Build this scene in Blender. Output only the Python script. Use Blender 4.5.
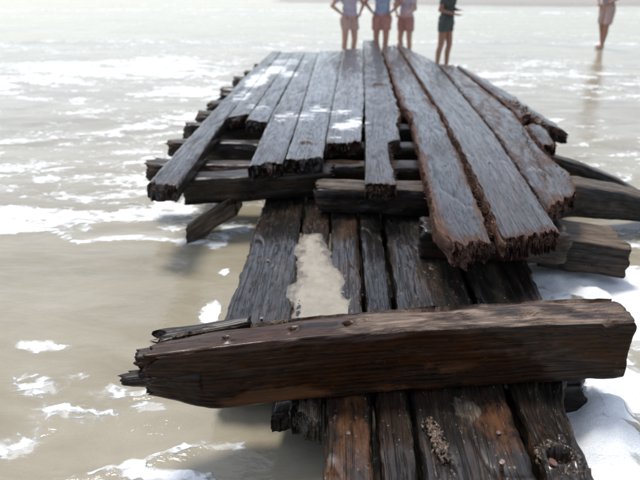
import bpy, bmesh, math, random
import numpy as np
from mathutils import Vector, Matrix
R = math.radians

for o in list(bpy.data.objects):
    bpy.data.objects.remove(o)
scene = bpy.context.scene
COL = scene.collection

# ------------------------------------------------------------------ camera
cam_data = bpy.data.cameras.new('camera')
cam_data.sensor_width = 36.0
cam_data.lens = 620.0 / 640.0 * 36.0
cam_data.clip_start = 0.05
cam_data.clip_end = 6000.0
cam_data.dof.use_dof = True
cam_data.dof.focus_distance = 2.9
cam_data.dof.aperture_fstop = 1.8
cam = bpy.data.objects.new('camera', cam_data)
cam.location = (0, 0, 2.1)
cam.rotation_euler = (R(90 - 25.07), 0, R(2.51))
COL.objects.link(cam)
scene.camera = cam

# ------------------------------------------------------------------ sky and sun
SUN_EL, SUN_AZ = 66.0, -30.0          # azimuth from +Y towards +X
world = bpy.data.worlds.new('World')
scene.world = world
world.use_nodes = True
wn = world.node_tree.nodes
wl = world.node_tree.links
bg = wn['Background']
sky = wn.new('ShaderNodeTexSky')
sky.sky_type = 'NISHITA'
sky.sun_disc = False
sky.sun_elevation = R(SUN_EL)
sky.sun_rotation = R(SUN_AZ)
sky.air_density = 1.0
sky.dust_density = 1.6
sky.ozone_density = 1.0
hs = wn.new('ShaderNodeHueSaturation')      # hazy, paler sky
hs.inputs['Saturation'].default_value = 0.62
wl.new(sky.outputs['Color'], hs.inputs['Color'])
wl.new(hs.outputs['Color'], bg.inputs['Color'])
bg.inputs['Strength'].default_value = 0.105

sd = bpy.data.lights.new('sun', 'SUN')
sd.energy = 1.4
sd.angle = R(14.0)
sd.color = (1.0, 0.975, 0.93)
sun = bpy.data.objects.new('sun', sd)
sdir = Vector((math.sin(R(SUN_AZ)) * math.cos(R(SUN_EL)), math.cos(R(SUN_AZ)) * math.cos(R(SUN_EL)), math.sin(R(SUN_EL))))
sun.rotation_euler = sdir.to_track_quat('Z', 'Y').to_euler()
sun.location = (0, 0, 20)
COL.objects.link(sun)

vs = scene.view_settings
vs.view_transform = 'Standard'
vs.look = 'None'
vs.gamma = 1.0
vs.use_curve_mapping = False
vs.exposure = 1.22

# ------------------------------------------------------------------ helpers
rng = random.Random(7)


def _hash(ix, iy, iz, seed):
    h = (ix * 374761393 + iy * 668265263 + iz * 2147483647 + seed * 1274126177) & 0xFFFFFFFF
    h = ((h ^ (h >> 13)) * 1274126177) & 0xFFFFFFFF
    h = ((h ^ (h >> 16)) * 2246822519) & 0xFFFFFFFF
    return ((h ^ (h >> 15)) & 0xFFFFFF) / float(0x7FFFFF) - 1.0


def vnoise(x, y, z, seed=0):
    x, y, z = np.broadcast_arrays(np.asarray(x, float), np.asarray(y, float), np.asarray(z, float))
    fx, fy, fz = np.floor(x), np.floor(y), np.floor(z)
    ix, iy, iz = fx.astype(np.int64), fy.astype(np.int64), fz.astype(np.int64)
    ux, uy, uz = x - fx, y - fy, z - fz
    ux = ux * ux * ux * (ux * (6 * ux - 15) + 10)
    uy = uy * uy * uy * (uy * (6 * uy - 15) + 10)
    uz = uz * uz * uz * (uz * (6 * uz - 15) + 10)
    c = {}
    for a in (0, 1):
        for b in (0, 1):
            for d in (0, 1):
                c[a, b, d] = _hash(ix + a, iy + b, iz + d, seed)
    l = lambda p, q, t: p + (q - p) * t
    return l(l(l(c[0, 0, 0], c[1, 0, 0], ux), l(c[0, 1, 0], c[1, 1, 0], ux), uy),
             l(l(c[0, 0, 1], c[1, 0, 1], ux), l(c[0, 1, 1], c[1, 1, 1], ux), uy), uz)


def fbm(x, y, z, seed=0, oct=4, lac=2.03, gain=0.5):
    s = 0.0
    a = 1.0
    t = 0.0
    for i in range(oct):
        s = s + a * vnoise(x, y, z, seed + i * 17)
        t += a
        x, y, z = x * lac, y * lac, z * lac
        a *= gain
    return s / t * 1.6


def sstep(e0, e1, x):
    t = np.clip((x - e0) / (e1 - e0), 0, 1)
    return t * t * (3 - 2 * t)


def link_mesh(name, verts, faces, mat, parent=None, smooth=True, attrs=None, recalc=False):
    me = bpy.data.meshes.new(name)
    me.from_pydata([tuple(v) for v in verts] if not isinstance(verts, np.ndarray) else verts.tolist(), [], faces)
    if recalc:
        bm = bmesh.new()
        bm.from_mesh(me)
        bmesh.ops.recalc_face_normals(bm, faces=bm.faces)
        bm.to_mesh(me)
        bm.free()
    if attrs:
        for k, arr in attrs.items():
            arr = np.asarray(arr, dtype=np.float32)
            if arr.ndim == 2:
                at = me.attributes.new(k, 'FLOAT_VECTOR', 'POINT')
                at.data.foreach_set('vector', arr.ravel())
            else:
                at = me.attributes.new(k, 'FLOAT', 'POINT')
                at.data.foreach_set('value', arr)
    me.polygons.foreach_set('use_smooth', [smooth] * len(me.polygons))
    me.materials.append(mat)
    me.update()
    o = bpy.data.objects.new(name, me)
    COL.objects.link(o)
    if parent:
        o.parent = parent
        o.matrix_parent_inverse = Matrix.Translation(-parent.location)
    return o


def empty(name, loc, label, cat, group=None):
    o = bpy.data.objects.new(name, None)
    o.location = loc
    COL.objects.link(o)
    o['label'] = label
    o['category'] = cat
    if group:
        o['group'] = group
    return o


class NT:
    """small node-tree writer"""
    def __init__(self, name):
        self.m = bpy.data.materials.new(name)
        self.m.use_nodes = True
        self.t = self.m.node_tree
        self.b = self.t.nodes['Principled BSDF']
        self.out = self.t.nodes['Material Output']

    def n(self, typ, **kw):
        nd = self.t.nodes.new(typ)
        ins = kw.pop('ins', {})
        for k, v in kw.items():
            setattr(nd, k, v)
        for k, v in ins.items():
            self.set(nd.inputs[k], v)
        return nd

    def set(self, sock, v):
        if isinstance(v, bpy.types.NodeSocket):
            self.t.links.new(v, sock)
        else:
            sock.default_value = v

    def attr(self, name, out='Fac'):
        return self.n('ShaderNodeAttribute', attribute_name=name).outputs[out]

    def noise(self, vec, scale, detail=4, rough=0.55, dist=0.0, out='Fac'):
        return self.n('ShaderNodeTexNoise', ins={'Vector': vec, 'Scale': scale, 'Detail': detail, 'Roughness': rough, 'Distortion': dist}).outputs[out]

    def mapping(self, vec, scale=(1, 1, 1), loc=(0, 0, 0)):
        return self.n('ShaderNodeMapping', ins={'Vector': vec, 'Scale': scale, 'Location': loc}).outputs['Vector']

    def math(self, op, a, b=0.0, c=0.0, clamp=False):
        nd = self.n('ShaderNodeMath', operation=op, use_clamp=clamp)
        self.set(nd.inputs[0], a)
        self.set(nd.inputs[1], b)
        self.set(nd.inputs[2], c)
        return nd.outputs[0]

    def rng(self, v, a, b, c=0.0, d=1.0, smooth=False):
        nd = self.n('ShaderNodeMapRange', interpolation_type='SMOOTHSTEP' if smooth else 'LINEAR')
        for i, q in enumerate((v, a, b, c, d)):
            self.set(nd.inputs[i], q)
        return nd.outputs[0]

    def mix(self, f, a, b):
        nd = self.n('ShaderNodeMix', data_type='RGBA')
        self.set(nd.inputs[0], f)
        self.set(nd.inputs[6], a if isinstance(a, bpy.types.NodeSocket) else (*a, 1))
        self.set(nd.inputs[7], b if isinstance(b, bpy.types.NodeSocket) else (*b, 1))
        return nd.outputs[2]

    def ramp(self, f, stops):
        nd = self.n('ShaderNodeValToRGB', ins={'Fac': f})
        cr = nd.color_ramp
        while len(cr.elements) < len(stops):
            cr.elements.new(0.5)
        for e, (p, c) in zip(cr.elements, stops):
            e.position = p
            e.color = (*c, 1)
        return nd.outputs['Color']

    def bump(self, h, dist, strength=1.0, normal=None):
        nd = self.n('ShaderNodeBump', ins={'Height': h, 'Distance': dist, 'Strength': strength})
        if normal is not None:
            self.t.links.new(normal, nd.inputs['Normal'])
        return nd.outputs['Normal']

    def p(self, **kw):
        for k, v in kw.items():
            self.set(self.b.inputs[k.replace('_', ' ')], v)


def simple_mat(name, col, rough=0.6, var=0.25, scale=20.0, bump=0.002, coat=0.0):
    t = NT(name)
    oc = t.n('ShaderNodeTexCoord').outputs['Object']
    nz = t.noise(oc, scale, 5)
    c2 = tuple(c * (1 - var) for c in col)
    c3 = tuple(min(1, c * (1 + var)) for c in col)
    t.p(Base_Color=t.ramp(nz, [(0.3, c2), (0.7, c3)]), Roughness=rough, Normal=t.bump(nz, bump))
    if coat:
        t.p(Coat_Weight=coat, Coat_Roughness=0.15)
    return t.m


# ------------------------------------------------------------------ wet timber materials
def wood_mat(name, dark, mid, light, patch, worn, wet=1.0, coat_rough=(0.10, 0.30), grain_bump=0.004, patch_amt=0.5, cath=0.0, scuff=0.35, mottle=0.4, rust=(0.135, 0.055, 0.022), coat_bump=.0014):
    t = NT(name)
    gc = t.attr('gc', 'Vector')
    wear = t.attr('wear')
    foam = t.attr('foam')  # mask for foam and for the painted glints on the wet deck
    g1 = t.noise(t.mapping(gc, (1.3, 20, 20)), 1.0, 6, 0.62, 0.7)
    g2 = t.noise(t.mapping(gc, (7, 130, 130)), 1.0, 3, 0.6, 0.3)
    g3 = t.noise(t.mapping(gc, (3.0, 9.0, 9.0)), 1.0, 6, 0.65, 0.5)
    pt = t.noise(t.mapping(gc, (1.7, 5.0, 5.0), (3, 7, 1)), 1.0, 4, 0.6, 0.4)
    mot = t.noise(t.mapping(gc, (6.0, 13.0, 13.0), (4, 4, 4)), 1.0, 7, 0.7, 0.4)
    gm = t.math('ADD', t.math('MULTIPLY', g1, 1 - mottle), t.math('MULTIPLY', mot, mottle))
    col = t.ramp(gm, [(0.30, dark), (0.52, mid), (0.72, light)])
    col = t.mix(t.math('MULTIPLY', t.rng(pt, 0.45, 0.68, 0, 1, True), patch_amt), col, patch)
    if cath:
        wv = t.n('ShaderNodeTexWave', wave_type='BANDS', bands_direction='Z', wave_profile='SAW',
                 ins={'Vector': t.mapping(gc, (0.16, 1.0, 1.0)), 'Scale': 13.0, 'Distortion': 4.0, 'Detail': 3.0, 'Detail Scale': 1.1, 'Detail Roughness': 0.45}).outputs['Fac']
        col = t.mix(t.math('MULTIPLY', t.rng(wv, 0.35, 0.9, 0, 1), cath), col, light)
    col = t.mix(t.math('MULTIPLY', t.rng(g2, 0.35, 0.6, 1, 0), 0.55), col, tuple(c * 0.45 for c in dark))
    # dark checks along the grain, pale scuffs and specks
    cr = t.noise(t.mapping(gc, (1.1, 26, 26), (5, 3, 8)), 1.0, 4, 0.6, 0.8)
    crk = t.rng(t.math('ABSOLUTE', t.math('SUBTRACT', cr, 0.5)), 0.0, 0.028, 1, 0)
    col = t.mix(t.math('MULTIPLY', crk, 0.85), col, (0.006, 0.005, 0.004))
    scn = t.noise(t.mapping(gc, (9, 34, 34), (1, 6, 2)), 1.0, 5, 0.7, 0.6)
    col = t.mix(t.rng(scn, 0.62, 0.72, 0, scuff), col, tuple(min(1, c * 2.4) for c in light))
    spk = t.noise(t.mapping(gc, (45, 60, 60)), 1.0, 3, 0.6)
    col = t.mix(t.rng(spk, 0.66, 0.74, 0, scuff), col, tuple(min(1, c * 3.0 + .03) for c in light))
    col = t.mix(t.rng(t.noise(t.mapping(gc, (18, 30, 30), (2, 2, 9)), 1.0, 4, 0.65), 0.58, 0.70, 0, 0.8), col, tuple(c * .6 for c in dark))
    oi = t.n('ShaderNodeObjectInfo').outputs['Random']
    hsv = t.n('ShaderNodeHueSaturation', ins={'Hue': t.rng(oi, 0, 1, 0.49, 0.512), 'Saturation': t.rng(t.math('FRACT', t.math('MULTIPLY', oi, 7.3)), 0, 1, 0.7, 1.15), 'Value': t.rng(t.math('FRACT', t.math('MULTIPLY', oi, 3.7)), 0, 1, 0.65, 1.45), 'Color': col})
    col = hsv.outputs['Color']
    tint = t.attr('tint')
    tm = t.rng(t.math('ADD', tint, t.math('MULTIPLY', t.math('SUBTRACT', mot, 0.5), 1.3)), 0.35, 0.65, 0, 0.8, True)
    col = t.mix(tm, col, t.ramp(g1, [(0.3, tuple(c * .4 for c in rust)), (0.7, rust)]))
    # frayed, fibrous surfaces
    wm = t.math('ADD', wear, t.math('MULTIPLY', t.math('SUBTRACT', g3, 0.5), 1.6))
    wmask = t.rng(wm, 0.28, 0.62, 0, 1, True)
    wcol = t.ramp(g2, [(0.3, tuple(c * 0.35 for c in worn)), (0.55, worn), (0.8, tuple(min(1, c * 1.9) for c in worn))])
    col = t.mix(wmask, col, wcol)
    # sea foam and wet-film glints, painted white into the wood colour
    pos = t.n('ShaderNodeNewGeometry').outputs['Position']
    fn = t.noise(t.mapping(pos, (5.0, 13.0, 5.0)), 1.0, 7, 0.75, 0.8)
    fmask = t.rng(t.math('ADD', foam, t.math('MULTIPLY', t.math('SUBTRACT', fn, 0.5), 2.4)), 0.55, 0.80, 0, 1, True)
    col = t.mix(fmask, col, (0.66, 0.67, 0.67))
    h = t.math('SUBTRACT', t.math('ADD', t.math('ADD', t.math('MULTIPLY', g1, 0.7), t.math('MULTIPLY', g2, 0.35)), t.math('MULTIPLY', scn, 0.5)), t.math('MULTIPLY', crk, 0.7))
    nrm = t.bump(h, grain_bump, 0.8)
    nrm = t.bump(t.math('MULTIPLY', g3, wmask), 0.02, 0.9, nrm)
    wetn = t.rng(t.noise(t.mapping(gc, (2.2, 7, 7), (9, 2, 4)), 1.0, 5, 0.6), 0.3, 0.7, coat_rough[0], coat_rough[1])
    dry = t.rng(t.noise(t.mapping(gc, (1.5, 4.0, 4.0), (6, 1, 3)), 1.0, 6, 0.7, 0.5), 0.50, 0.66, 1.0, 0.5)
    dry = t.math('MULTIPLY', dry, t.rng(t.noise(t.mapping(gc, (11, 38, 38), (8, 8, 1)), 1.0, 6, 0.75, 0.4), 0.50, 0.64, 1.0, 0.25))
    dry = t.math('MULTIPLY', dry, t.rng(crk, 0, 1, 1, 0.1))
    cw = t.math('MULTIPLY', t.math('MULTIPLY', dry, t.math('SUBTRACT', 1.0, t.math('MULTIPLY', wmask, 0.75))), t.math('SUBTRACT', 1.0, fmask), clamp=True)
    nr2 = t.bump(t.math('SUBTRACT', t.math('ADD', t.math('MULTIPLY', g3, .6), t.math('ADD', t.math('MULTIPLY', g2, 0.30), t.math('MULTIPLY', scn, 0.45))), t.math('ADD', t.math('MULTIPLY', crk, 0.6), t.math('MULTIPLY', spk, -0.35))), coat_bump, 0.7)
    t.p(Base_Color=col, Roughness=t.rng(wmask, 0, 1, 0.36, 0.75), Normal=nrm,
        Coat_Weight=t.math('MULTIPLY', cw, t.math('MULTIPLY', wet, t.rng(t.math('FRACT', t.math('MULTIPLY', oi, 11.9)), 0, 1, 0.7, 1.0))), Coat_Roughness=wetn, Coat_IOR=1.42, Coat_Normal=nr2)
    t.b.inputs['Specular IOR Level'].default_value = 0.12
    return t.m


M = {}
M['deck'] = wood_mat('wet_deck_wood', (0.006, 0.004, 0.003), (0.024, 0.014, 0.009), (0.060, 0.036, 0.023), (0.055, 0.027, 0.015), (0.088, 0.046, 0.031), wet=1.0, coat_rough=(0.05, 0.15), scuff=.3, grain_bump=.002, coat_bump=.0008, patch_amt=.7)
M['lower'] = wood_mat('wet_hull_wood', (0.004, 0.0035, 0.003), (0.014, 0.011, 0.009), (0.068, 0.051, 0.039), (0.045, 0.022, 0.012), (0.13, 0.10, 0.07), wet=1.0, coat_rough=(0.04, 0.24), patch_amt=0.6, grain_bump=0.0026, scuff=.7, mottle=.65)
M['beam'] = wood_mat('wet_beam_wood', (0.004, 0.003, 0.0025), (0.012, 0.008, 0.0055), (0.052, 0.033, 0.021), (0.065, 0.028, 0.012), (0.135, 0.098, 0.068), wet=0.6, coat_rough=(0.12, 0.4), scuff=.6, grain_bump=.005)
M['timber'] = wood_mat('old_timber_wood', (0.004, 0.0025, 0.002), (0.011, 0.006, 0.0035), (0.070, 0.028, 0.010), (0.050, 0.019, 0.006), (0.175, 0.128, 0.097), wet=0.5, coat_rough=(0.10, 0.40), patch_amt=0.5, cath=0.55, grain_bump=0.0022, scuff=.22)

# ------------------------------------------------------------------ timber builder
_tid = [0]


def poly_at(pts, t):
    pts = np.asarray(pts, float)
    d = np.r_[0, np.cumsum(np.linalg.norm(np.diff(pts, axis=0), axis=1))]
    d /= d[-1]
    return np.stack([np.interp(t, d, pts[:, k]) for k in range(pts.shape[1])], 1)


def timber(name, L, Rr, thick, mat, parent, z=None, seg=0.03, lat=0.012, jag=(0.03, 0.03), rag=(0.008, 0.008),
           round_=0.012, low=0.006, grain=0.0025, wear=(0.0, 0.0, 0.0, 0.0), top_wear=0.0, foam=None, dents=(), under=None,
           label=None, seed=None, jf=1.0, tint=None, crack=0.006, ysync=False, top_fn=None):
    """A weathered timber. L and Rr are the two top edges (near -> far); thick may be a number or (near, far).
    wear = (left edge, right edge, near end, far end)."""
    _tid[0] += 1
    sd_ = seed if seed is not None else _tid[0] * 31
    if z is not None:
        L = [(*p, z) for p in L]
        Rr = [(*p, z) for p in Rr]
    Lp, Rp = np.asarray(L, float), np.asarray(Rr, float)
    length = max(np.linalg.norm(np.diff(Lp, axis=0), axis=1).sum(), np.linalg.norm(np.diff(Rp, axis=0), axis=1).sum())
    nu = max(6, int(length / seg))
    t = np.linspace(0, 1, nu)
    if ysync:     # both edges share their position along Y (edges with steps in them)
        Le = np.stack([Lp[0, 1] + (Lp[-1, 1] - Lp[0, 1]) * t, 0 * t], 1)
        yl = Lp[0, 1] + (Lp[-1, 1] - Lp[0, 1]) * t
        yr = Rp[0, 1] + (Rp[-1, 1] - Rp[0, 1]) * t
        Le = np.stack([np.interp(yl, Lp[:, 1], Lp[:, 0]), yl, np.interp(yl, Lp[:, 1], Lp[:, 2])], 1)
        Re = np.stack([np.interp(yr, Rp[:, 1], Rp[:, 0]), yr, np.interp(yr, Rp[:, 1], Rp[:, 2])], 1)
    else:
        Le, Re = poly_at(Lp, t), poly_at(Rp, t)
    wid = np.linalg.norm(Re - Le, axis=1).mean()
    th = np.full(nu, thick) if np.isscalar(thick) else np.interp(t, np.linspace(0, 1, len(thick)), thick)
    T = th.mean()
    nt, nsd = max(5, int(wid / lat)), max(4, int(T / (lat * 1.3)))
    nb = nt
    # section loop: u in [-1,1] left->right, w in [-1,1] bottom->top
    u = np.r_[np.linspace(-1, 1, nt, endpoint=False), np.full(nsd, 1.0), np.linspace(1, -1, nb, endpoint=False), np.full(nsd, -1.0)]
    w = np.r_[np.full(nt, 1.0), np.linspace(1, -1, nsd, endpoint=False), np.full(nb, -1.0), np.linspace(-1, 1, nsd, endpoint=False)]
    m = len(u)
    latv = Re - Le
    latn = latv / np.linalg.norm(latv, axis=1)[:, None]
    mid_ = (Le + Re) / 2
    axis = np.gradient(mid_, axis=0)
    axis /= np.linalg.norm(axis, axis=1)[:, None]
    U, Wv = np.broadcast_to(u, (nu, m)), np.broadcast_to(w, (nu, m))
    S = (t * length)[:, None] + 0 * U
    P = Le[:, None, :] + latv[:, None, :] * ((U + 1) / 2)[..., None]
    P = P.copy()
    P[..., 2] -= th[:, None] * (1 - Wv) / 2
    nx = np.sign(U) * np.abs(U) ** 9
    nz = np.sign(Wv) * np.abs(Wv) ** 9
    nn = np.sqrt(nx * nx + nz * nz) + 1e-9
    nx, nz = nx / nn, nz / nn
    A = U * wid / 2
    B = Wv * T / 2
    # distance to the nearest long edge
    de = np.sqrt(((1 - np.abs(U)) * wid / 2) ** 2 + ((1 - np.abs(Wv)) * T / 2) ** 2)
    disp = low * fbm(S * 2.2, A * 6, B * 6, sd_, 3) + grain * fbm(S * 3.0, A * 55, B * 55, sd_ + 5, 3)
    ck = np.abs(vnoise(S * 0.9, A * 11 + 0.6 * vnoise(S * 3, A, B, sd_ + 2), B * 11, sd_ + 9))
    disp -= crack * (1 - sstep(0.0, 0.10, ck))
    rw = round_ * (1.0 + 0.9 * fbm(S * 5, A * 3, B * 3, sd_ + 3, 3))
    disp -= np.clip(rw, 0.002, None) * np.exp(-(de / (round_ * 1.3)) ** 2)
    # ragged sides
    rl = rag[0] * np.clip(fbm(S * 9, B * 9, 0 * S, sd_ + 11, 4) + 0.3, 0, None) * (U < 0)
    rr = rag[1] * np.clip(fbm(S * 9, B * 9, 0 * S + 5, sd_ + 12, 4) + 0.3, 0, None) * (U > 0)
    side = np.abs(U) ** 12
    ctr = (np.maximum(rl, rr)) * side
    P += latn[:, None, :] * (nx * disp - np.sign(U) * ctr)[..., None]
    P[..., 2] += nz * disp
    dw = np.zeros_like(S)
    for (dx, dy, dr, dd, dwear) in dents:
        q = np.sqrt((P[..., 0] - dx) ** 2 + (P[..., 1] - dy) ** 2) / dr
        q = q * (1 + 0.35 * fbm(P[..., 0] * 25, P[..., 1] * 25, 0 * S, sd_ + 21, 2))
        on = (Wv > 0.95)
        P[..., 2] += on * (-dd * (1 - sstep(0.25, 0.85, q)) + dd * 0.25 * np.exp(-((q - 1.1) / 0.35) ** 2))
        dw = np.maximum(dw, dwear * (1 - sstep(0.9, 1.9, q)))
    if top_fn is not None:
        P = top_fn(P, U, Wv, S)
    # broken ends
    prof_ = lambda a_, b_, e_: fbm(a_ * 16 * jf, b_ * 9 * jf, 0 * a_ + 9 * e_, sd_ + 31 + e_, 4) + 0.45 * vnoise(a_ * 75 * jf, b_ * 22 * jf, 0 * a_ + 4 * e_, sd_ + 33 + e_) + 0.35 * np.abs(vnoise(a_ * 38 * jf, b_ * 55 * jf, 0 * a_, sd_ + 36 + e_))
    prof0 = prof_(A, B, 0)
    prof1 = prof_(A, B, 1)
    f0 = np.clip(1 - S / min(0.5, length * 0.45), 0, 1) ** 2
    f1 = np.clip(1 - (length - S) / min(0.5, length * 0.45), 0, 1) ** 2
    pre = {0: P[0].copy(), 1: P[-1].copy()}
    P += axis[:, None, :] * (jag[0] * prof0 * f0 - jag[1] * prof1 * f1)[..., None]
    gcv = np.stack([S + sd_ * 1.37, A + sd_ * 0.61, B + 0 * S], -1)
    wr = np.zeros_like(S)
    wr = np.maximum(wr, wear[0] * np.exp(-((1 + U) * wid / 2 / 0.075)))
    wr = np.maximum(wr, wear[1] * np.exp(-((1 - U) * wid / 2 / 0.075)))
    wr = np.maximum(wr, wear[2] * np.exp(-S / 0.12))
    wr = np.maximum(wr, wear[3] * np.exp(-(length - S) / 0.12))
    wr = np.maximum(wr, (top_wear(P) if callable(top_wear) else top_wear) * (Wv > 0.95))
    wr = np.maximum(wr, dw)
    fo = np.zeros_like(S)
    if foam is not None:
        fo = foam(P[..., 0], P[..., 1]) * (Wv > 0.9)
    ti_ = tint(P) if tint is not None else np.zeros_like(S)
    tis = [ti_.reshape(-1)]
    verts = [P.reshape(-1, 3)]
    gcs = [gcv.reshape(-1, 3)]
    wrs = [wr.reshape(-1)]
    fos = [fo.reshape(-1)]
    i = np.arange(nu - 1)[:, None] * m
    j = np.arange(m)[None, :]
    j2 = (j + 1) % m
    q = np.stack([i + j, i + j2, i + m + j2, i + m + j], -1).reshape(-1, 4)
    faces = q[:, ::-1].tolist()
    # end caps: a grid across the section that follows the break
    base = nu * m
    for end in (0, 1):
        row = 0 if end == 0 else nu - 1
        sg = 1.0 if end == 0 else -1.0
        ring = pre[end]
        ti = np.arange(1, nt)
        tj = np.arange(1, nsd)
        top_i = ti
        bot_i = nt + nsd + (nt - ti)
        fr = (tj / nsd)[None, :, None]
        G_ = ring[top_i][:, None, :] * (1 - fr) + ring[bot_i][:, None, :] * fr
        a_ = (ti / nt * 2 - 1)[:, None] * wid / 2 + 0 * tj[None, :]
        b_ = (1 - 2 * tj / nsd)[None, :] * T / 2 + 0 * ti[:, None]
        pr = prof_(a_, b_, end)
        G_ = G_ + axis[row] * (sg * jag[end] * pr)[..., None]
        verts.append(G_.reshape(-1, 3))
        gcs.append(np.stack([0 * a_ + sd_ * 1.37 + b_ * 3, a_ + sd_ * .61, b_], -1).reshape(-1, 3))
        k_ = G_.shape[0] * G_.shape[1]
        wrs.append(np.full(k_, max(0.15, wear[2 + end] * .7)))
        fos.append(np.zeros(k_))
        tis.append(np.zeros(k_))
        ID = np.zeros((nt + 1, nsd + 1), int)
        ID[1:nt, 1:nsd] = base + np.arange(k_).reshape(nt - 1, nsd - 1)
        o0 = row * m
        ID[:nt + 1, 0] = o0 + np.arange(nt + 1)
        ID[nt, :] = o0 + nt + np.arange(nsd + 1)
        ID[:, nsd] = o0 + nt + nsd + (nt - np.arange(nt + 1))
        ID[0, 1:] = o0 + nt + nsd + nt + (nsd - np.arange(1, nsd + 1))
        q = np.stack([ID[:-1, :-1], ID[1:, :-1], ID[1:, 1:], ID[:-1, 1:]], -1).reshape(-1, 4)
        faces += (q if end == 0 else q[:, ::-1]).tolist()
        base += k_
    V = np.concatenate(verts)
    o = link_mesh(name, V, faces, mat, parent, True,
                  {'gc': np.concatenate(gcs), 'wear': np.concatenate(wrs), 'foam': np.concatenate(fos), 'tint': np.concatenate(tis)}, recalc=True)
    o.data.polygons.foreach_set('use_smooth', [k < (nu - 1) * m for k in range(len(o.data.polygons))])
    if label:
        o['label'] = label
    return o


def splinters(parent, spots, mat, seed, name='splinter_fringe'):
    """fine torn fibres: spots = (count, point a, point b, direction, length range, spread)"""
    r = random.Random(seed)
    V, Fc, G, Wr, Fo = [], [], [], [], []
    for (cnt, a, b, d, (l0, l1), sp) in spots:
        a, b, d = Vector(a), Vector(b), Vector(d)
        for _ in range(cnt):
            p = a.lerp(b, r.random()) + Vector((r.gauss(0, .008), r.gauss(0, .012), r.gauss(0, .012)))
            dr = (d + Vector((r.gauss(0, sp), r.gauss(0, sp), r.gauss(0, sp)))).normalized()
            ln = r.uniform(l0, l1) * .6
            wd = r.uniform(.0012, .0034)
            s1 = dr.orthogonal().normalized()
            s2 = dr.cross(s1)
            st = p - dr * ln * 0.35
            bnd = Vector((r.gauss(0, .1), r.gauss(0, .1), r.gauss(0, .1))) * ln
            k = len(V)
            for cc in ((st, wd), (st + dr * ln * .55 + bnd * .3, wd * .75)):
                for q in range(3):
                    an = q * 2.094
                    V.append(cc[0] + s1 * math.cos(an) * cc[1] + s2 * math.sin(an) * cc[1])
            V.append(st + dr * ln + bnd)
            off = r.random() * 9
            G += [(off, i * .01, 0) for i in range(3)] + [(off + ln * .5, i * .01, 0) for i in range(3)] + [(off + ln, 0, 0)]
            for q in range(3):
                q2 = (q + 1) % 3
                Fc.append((k + q, k + q2, k + 3 + q2, k + 3 + q))
                Fc.append((k + 3 + q, k + 3 + q2, k + 6))
    n = len(V)
    o = link_mesh(name, [tuple(v) for v in V], Fc, mat, parent, False, {'gc': np.array(G), 'wear': np.full(n, .75), 'foam': np.zeros(n)})
    o['kind'] = 'stuff'
    return o


# ------------------------------------------------------------------ sea
def seg_dist(X, Y, pts):
    d = np.full(X.shape, 1e9)
    for (ax, ay), (bx, by) in zip(pts[:-1], pts[1:]):
        vx, vy = bx - ax, by - ay
        tt = np.clip(((X - ax) * vx + (Y - ay) * vy) / (vx * vx + vy * vy), 0, 1)
        d = np.minimum(d, np.hypot(X - ax - tt * vx, Y - ay - tt * vy))
    return d


xs = np.r_[-2500, -900, -300, -110, -60, np.arange(-40, -12, 1.0), np.arange(-12, -5, 0.15), np.arange(-5, 5.5, 0.05), np.arange(5.5, 14, 0.15), np.arange(14, 42, 1.0), 60, 110, 300, 900, 2500]
ys = np.r_[-60, -20, -6, -2, 0, np.arange(1, 6.5, 0.04), np.arange(6.5, 14, 0.07), np.arange(14, 34, 0.2), np.arange(34, 60, 1.0), 80, 130, 300, 900, 3000]
X, Y = np.meshgrid(xs, ys)
near = np.exp(-np.maximum(0, np.hypot(X, Y) - 30) / 60)
Z = 0.009 * fbm(X * 0.55, Y * 1.3, 0 * X, 3, 4) * near + 0.004 * fbm(X * 3.1, Y * 6.0, 0 * X, 8, 3) * near
surf = sstep(4.4, 5.4, Y) * (1 - sstep(13.0, 17.0, Y))
D = 0.10 + (0.38 + 0.26 * fbm(X * .5, Y * 1.1, 0 * X, 61, 3)) * surf * (1 - .25 * sstep(1.0, 2.5, X)) + (.25 + .14 * fbm(X * .25, Y * .8, 0 * X, 62, 3)) * sstep(13, 17, Y)
blobs = [  # x, y, rx, ry, density
    (-2.9, 4.80, 1.3, 0.45, .74), (-1.75, 5.05, .65, .42, .72), (-1.40, 4.75, .4, .3, .55), (-3.6, 5.9, 1.8, .8, .58), (-2.5, 6.2, 1.0, .6, .54), (-2.3, 5.3, .7, .3, .58),
    (-4.6, 7.4, 2.6, .7, .50), (-3.2, 8.6, 2.4, .6, .50), (-4.4, 10.2, 3.4, .9, .48), (-6, 12.5, 5, 1.2, .44), (-3.4, 11.9, 2, .7, .46),
    (-1.62, 2.60, .30, .12, .60), (-1.44, 2.68, .10, .06, .74), (-1.22, 2.56, .18, .09, .58), (-1.53, 2.16, .17, .14, .64), (-1.3, 2.38, .45, .25, .47), (-.98, 2.46, .14, .06, .64), (-1.75, 2.95, .25, .09, .62), (-1.5, 3.2, .4, .2, .40),
    (-.74, 2.02, .30, .05, .66), (-.84, 3.34, .09, .24, .90), (-.86, 3.92, .06, .09, .76), (-1.02, 4.45, .16, .20, .78), (-.88, 4.72, .2, .2, .74),
    (1.72, 3.85, .80, .42, 1.05), (1.85, 3.35, .50, .45, .92), (1.36, 2.75, .34, .5, 1.05), (1.14, 2.2, .28, .42, 1.05), (2.5, 4.6, .7, .5, .60), (1.3, 3.4, .3, .4, .9),
    (3.4, 8.3, 1.8, .5, .44), (4.2, 6.4, 1.6, .6, .48), (3.6, 10.3, 2.2, .7, .42), (5.5, 13, 3, .7, .44), (5, 18, 6, 1.4, .46), (2.0, 22, 6, 1.0, .44), (-8, 20, 10, 2.0, .36)]
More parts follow.
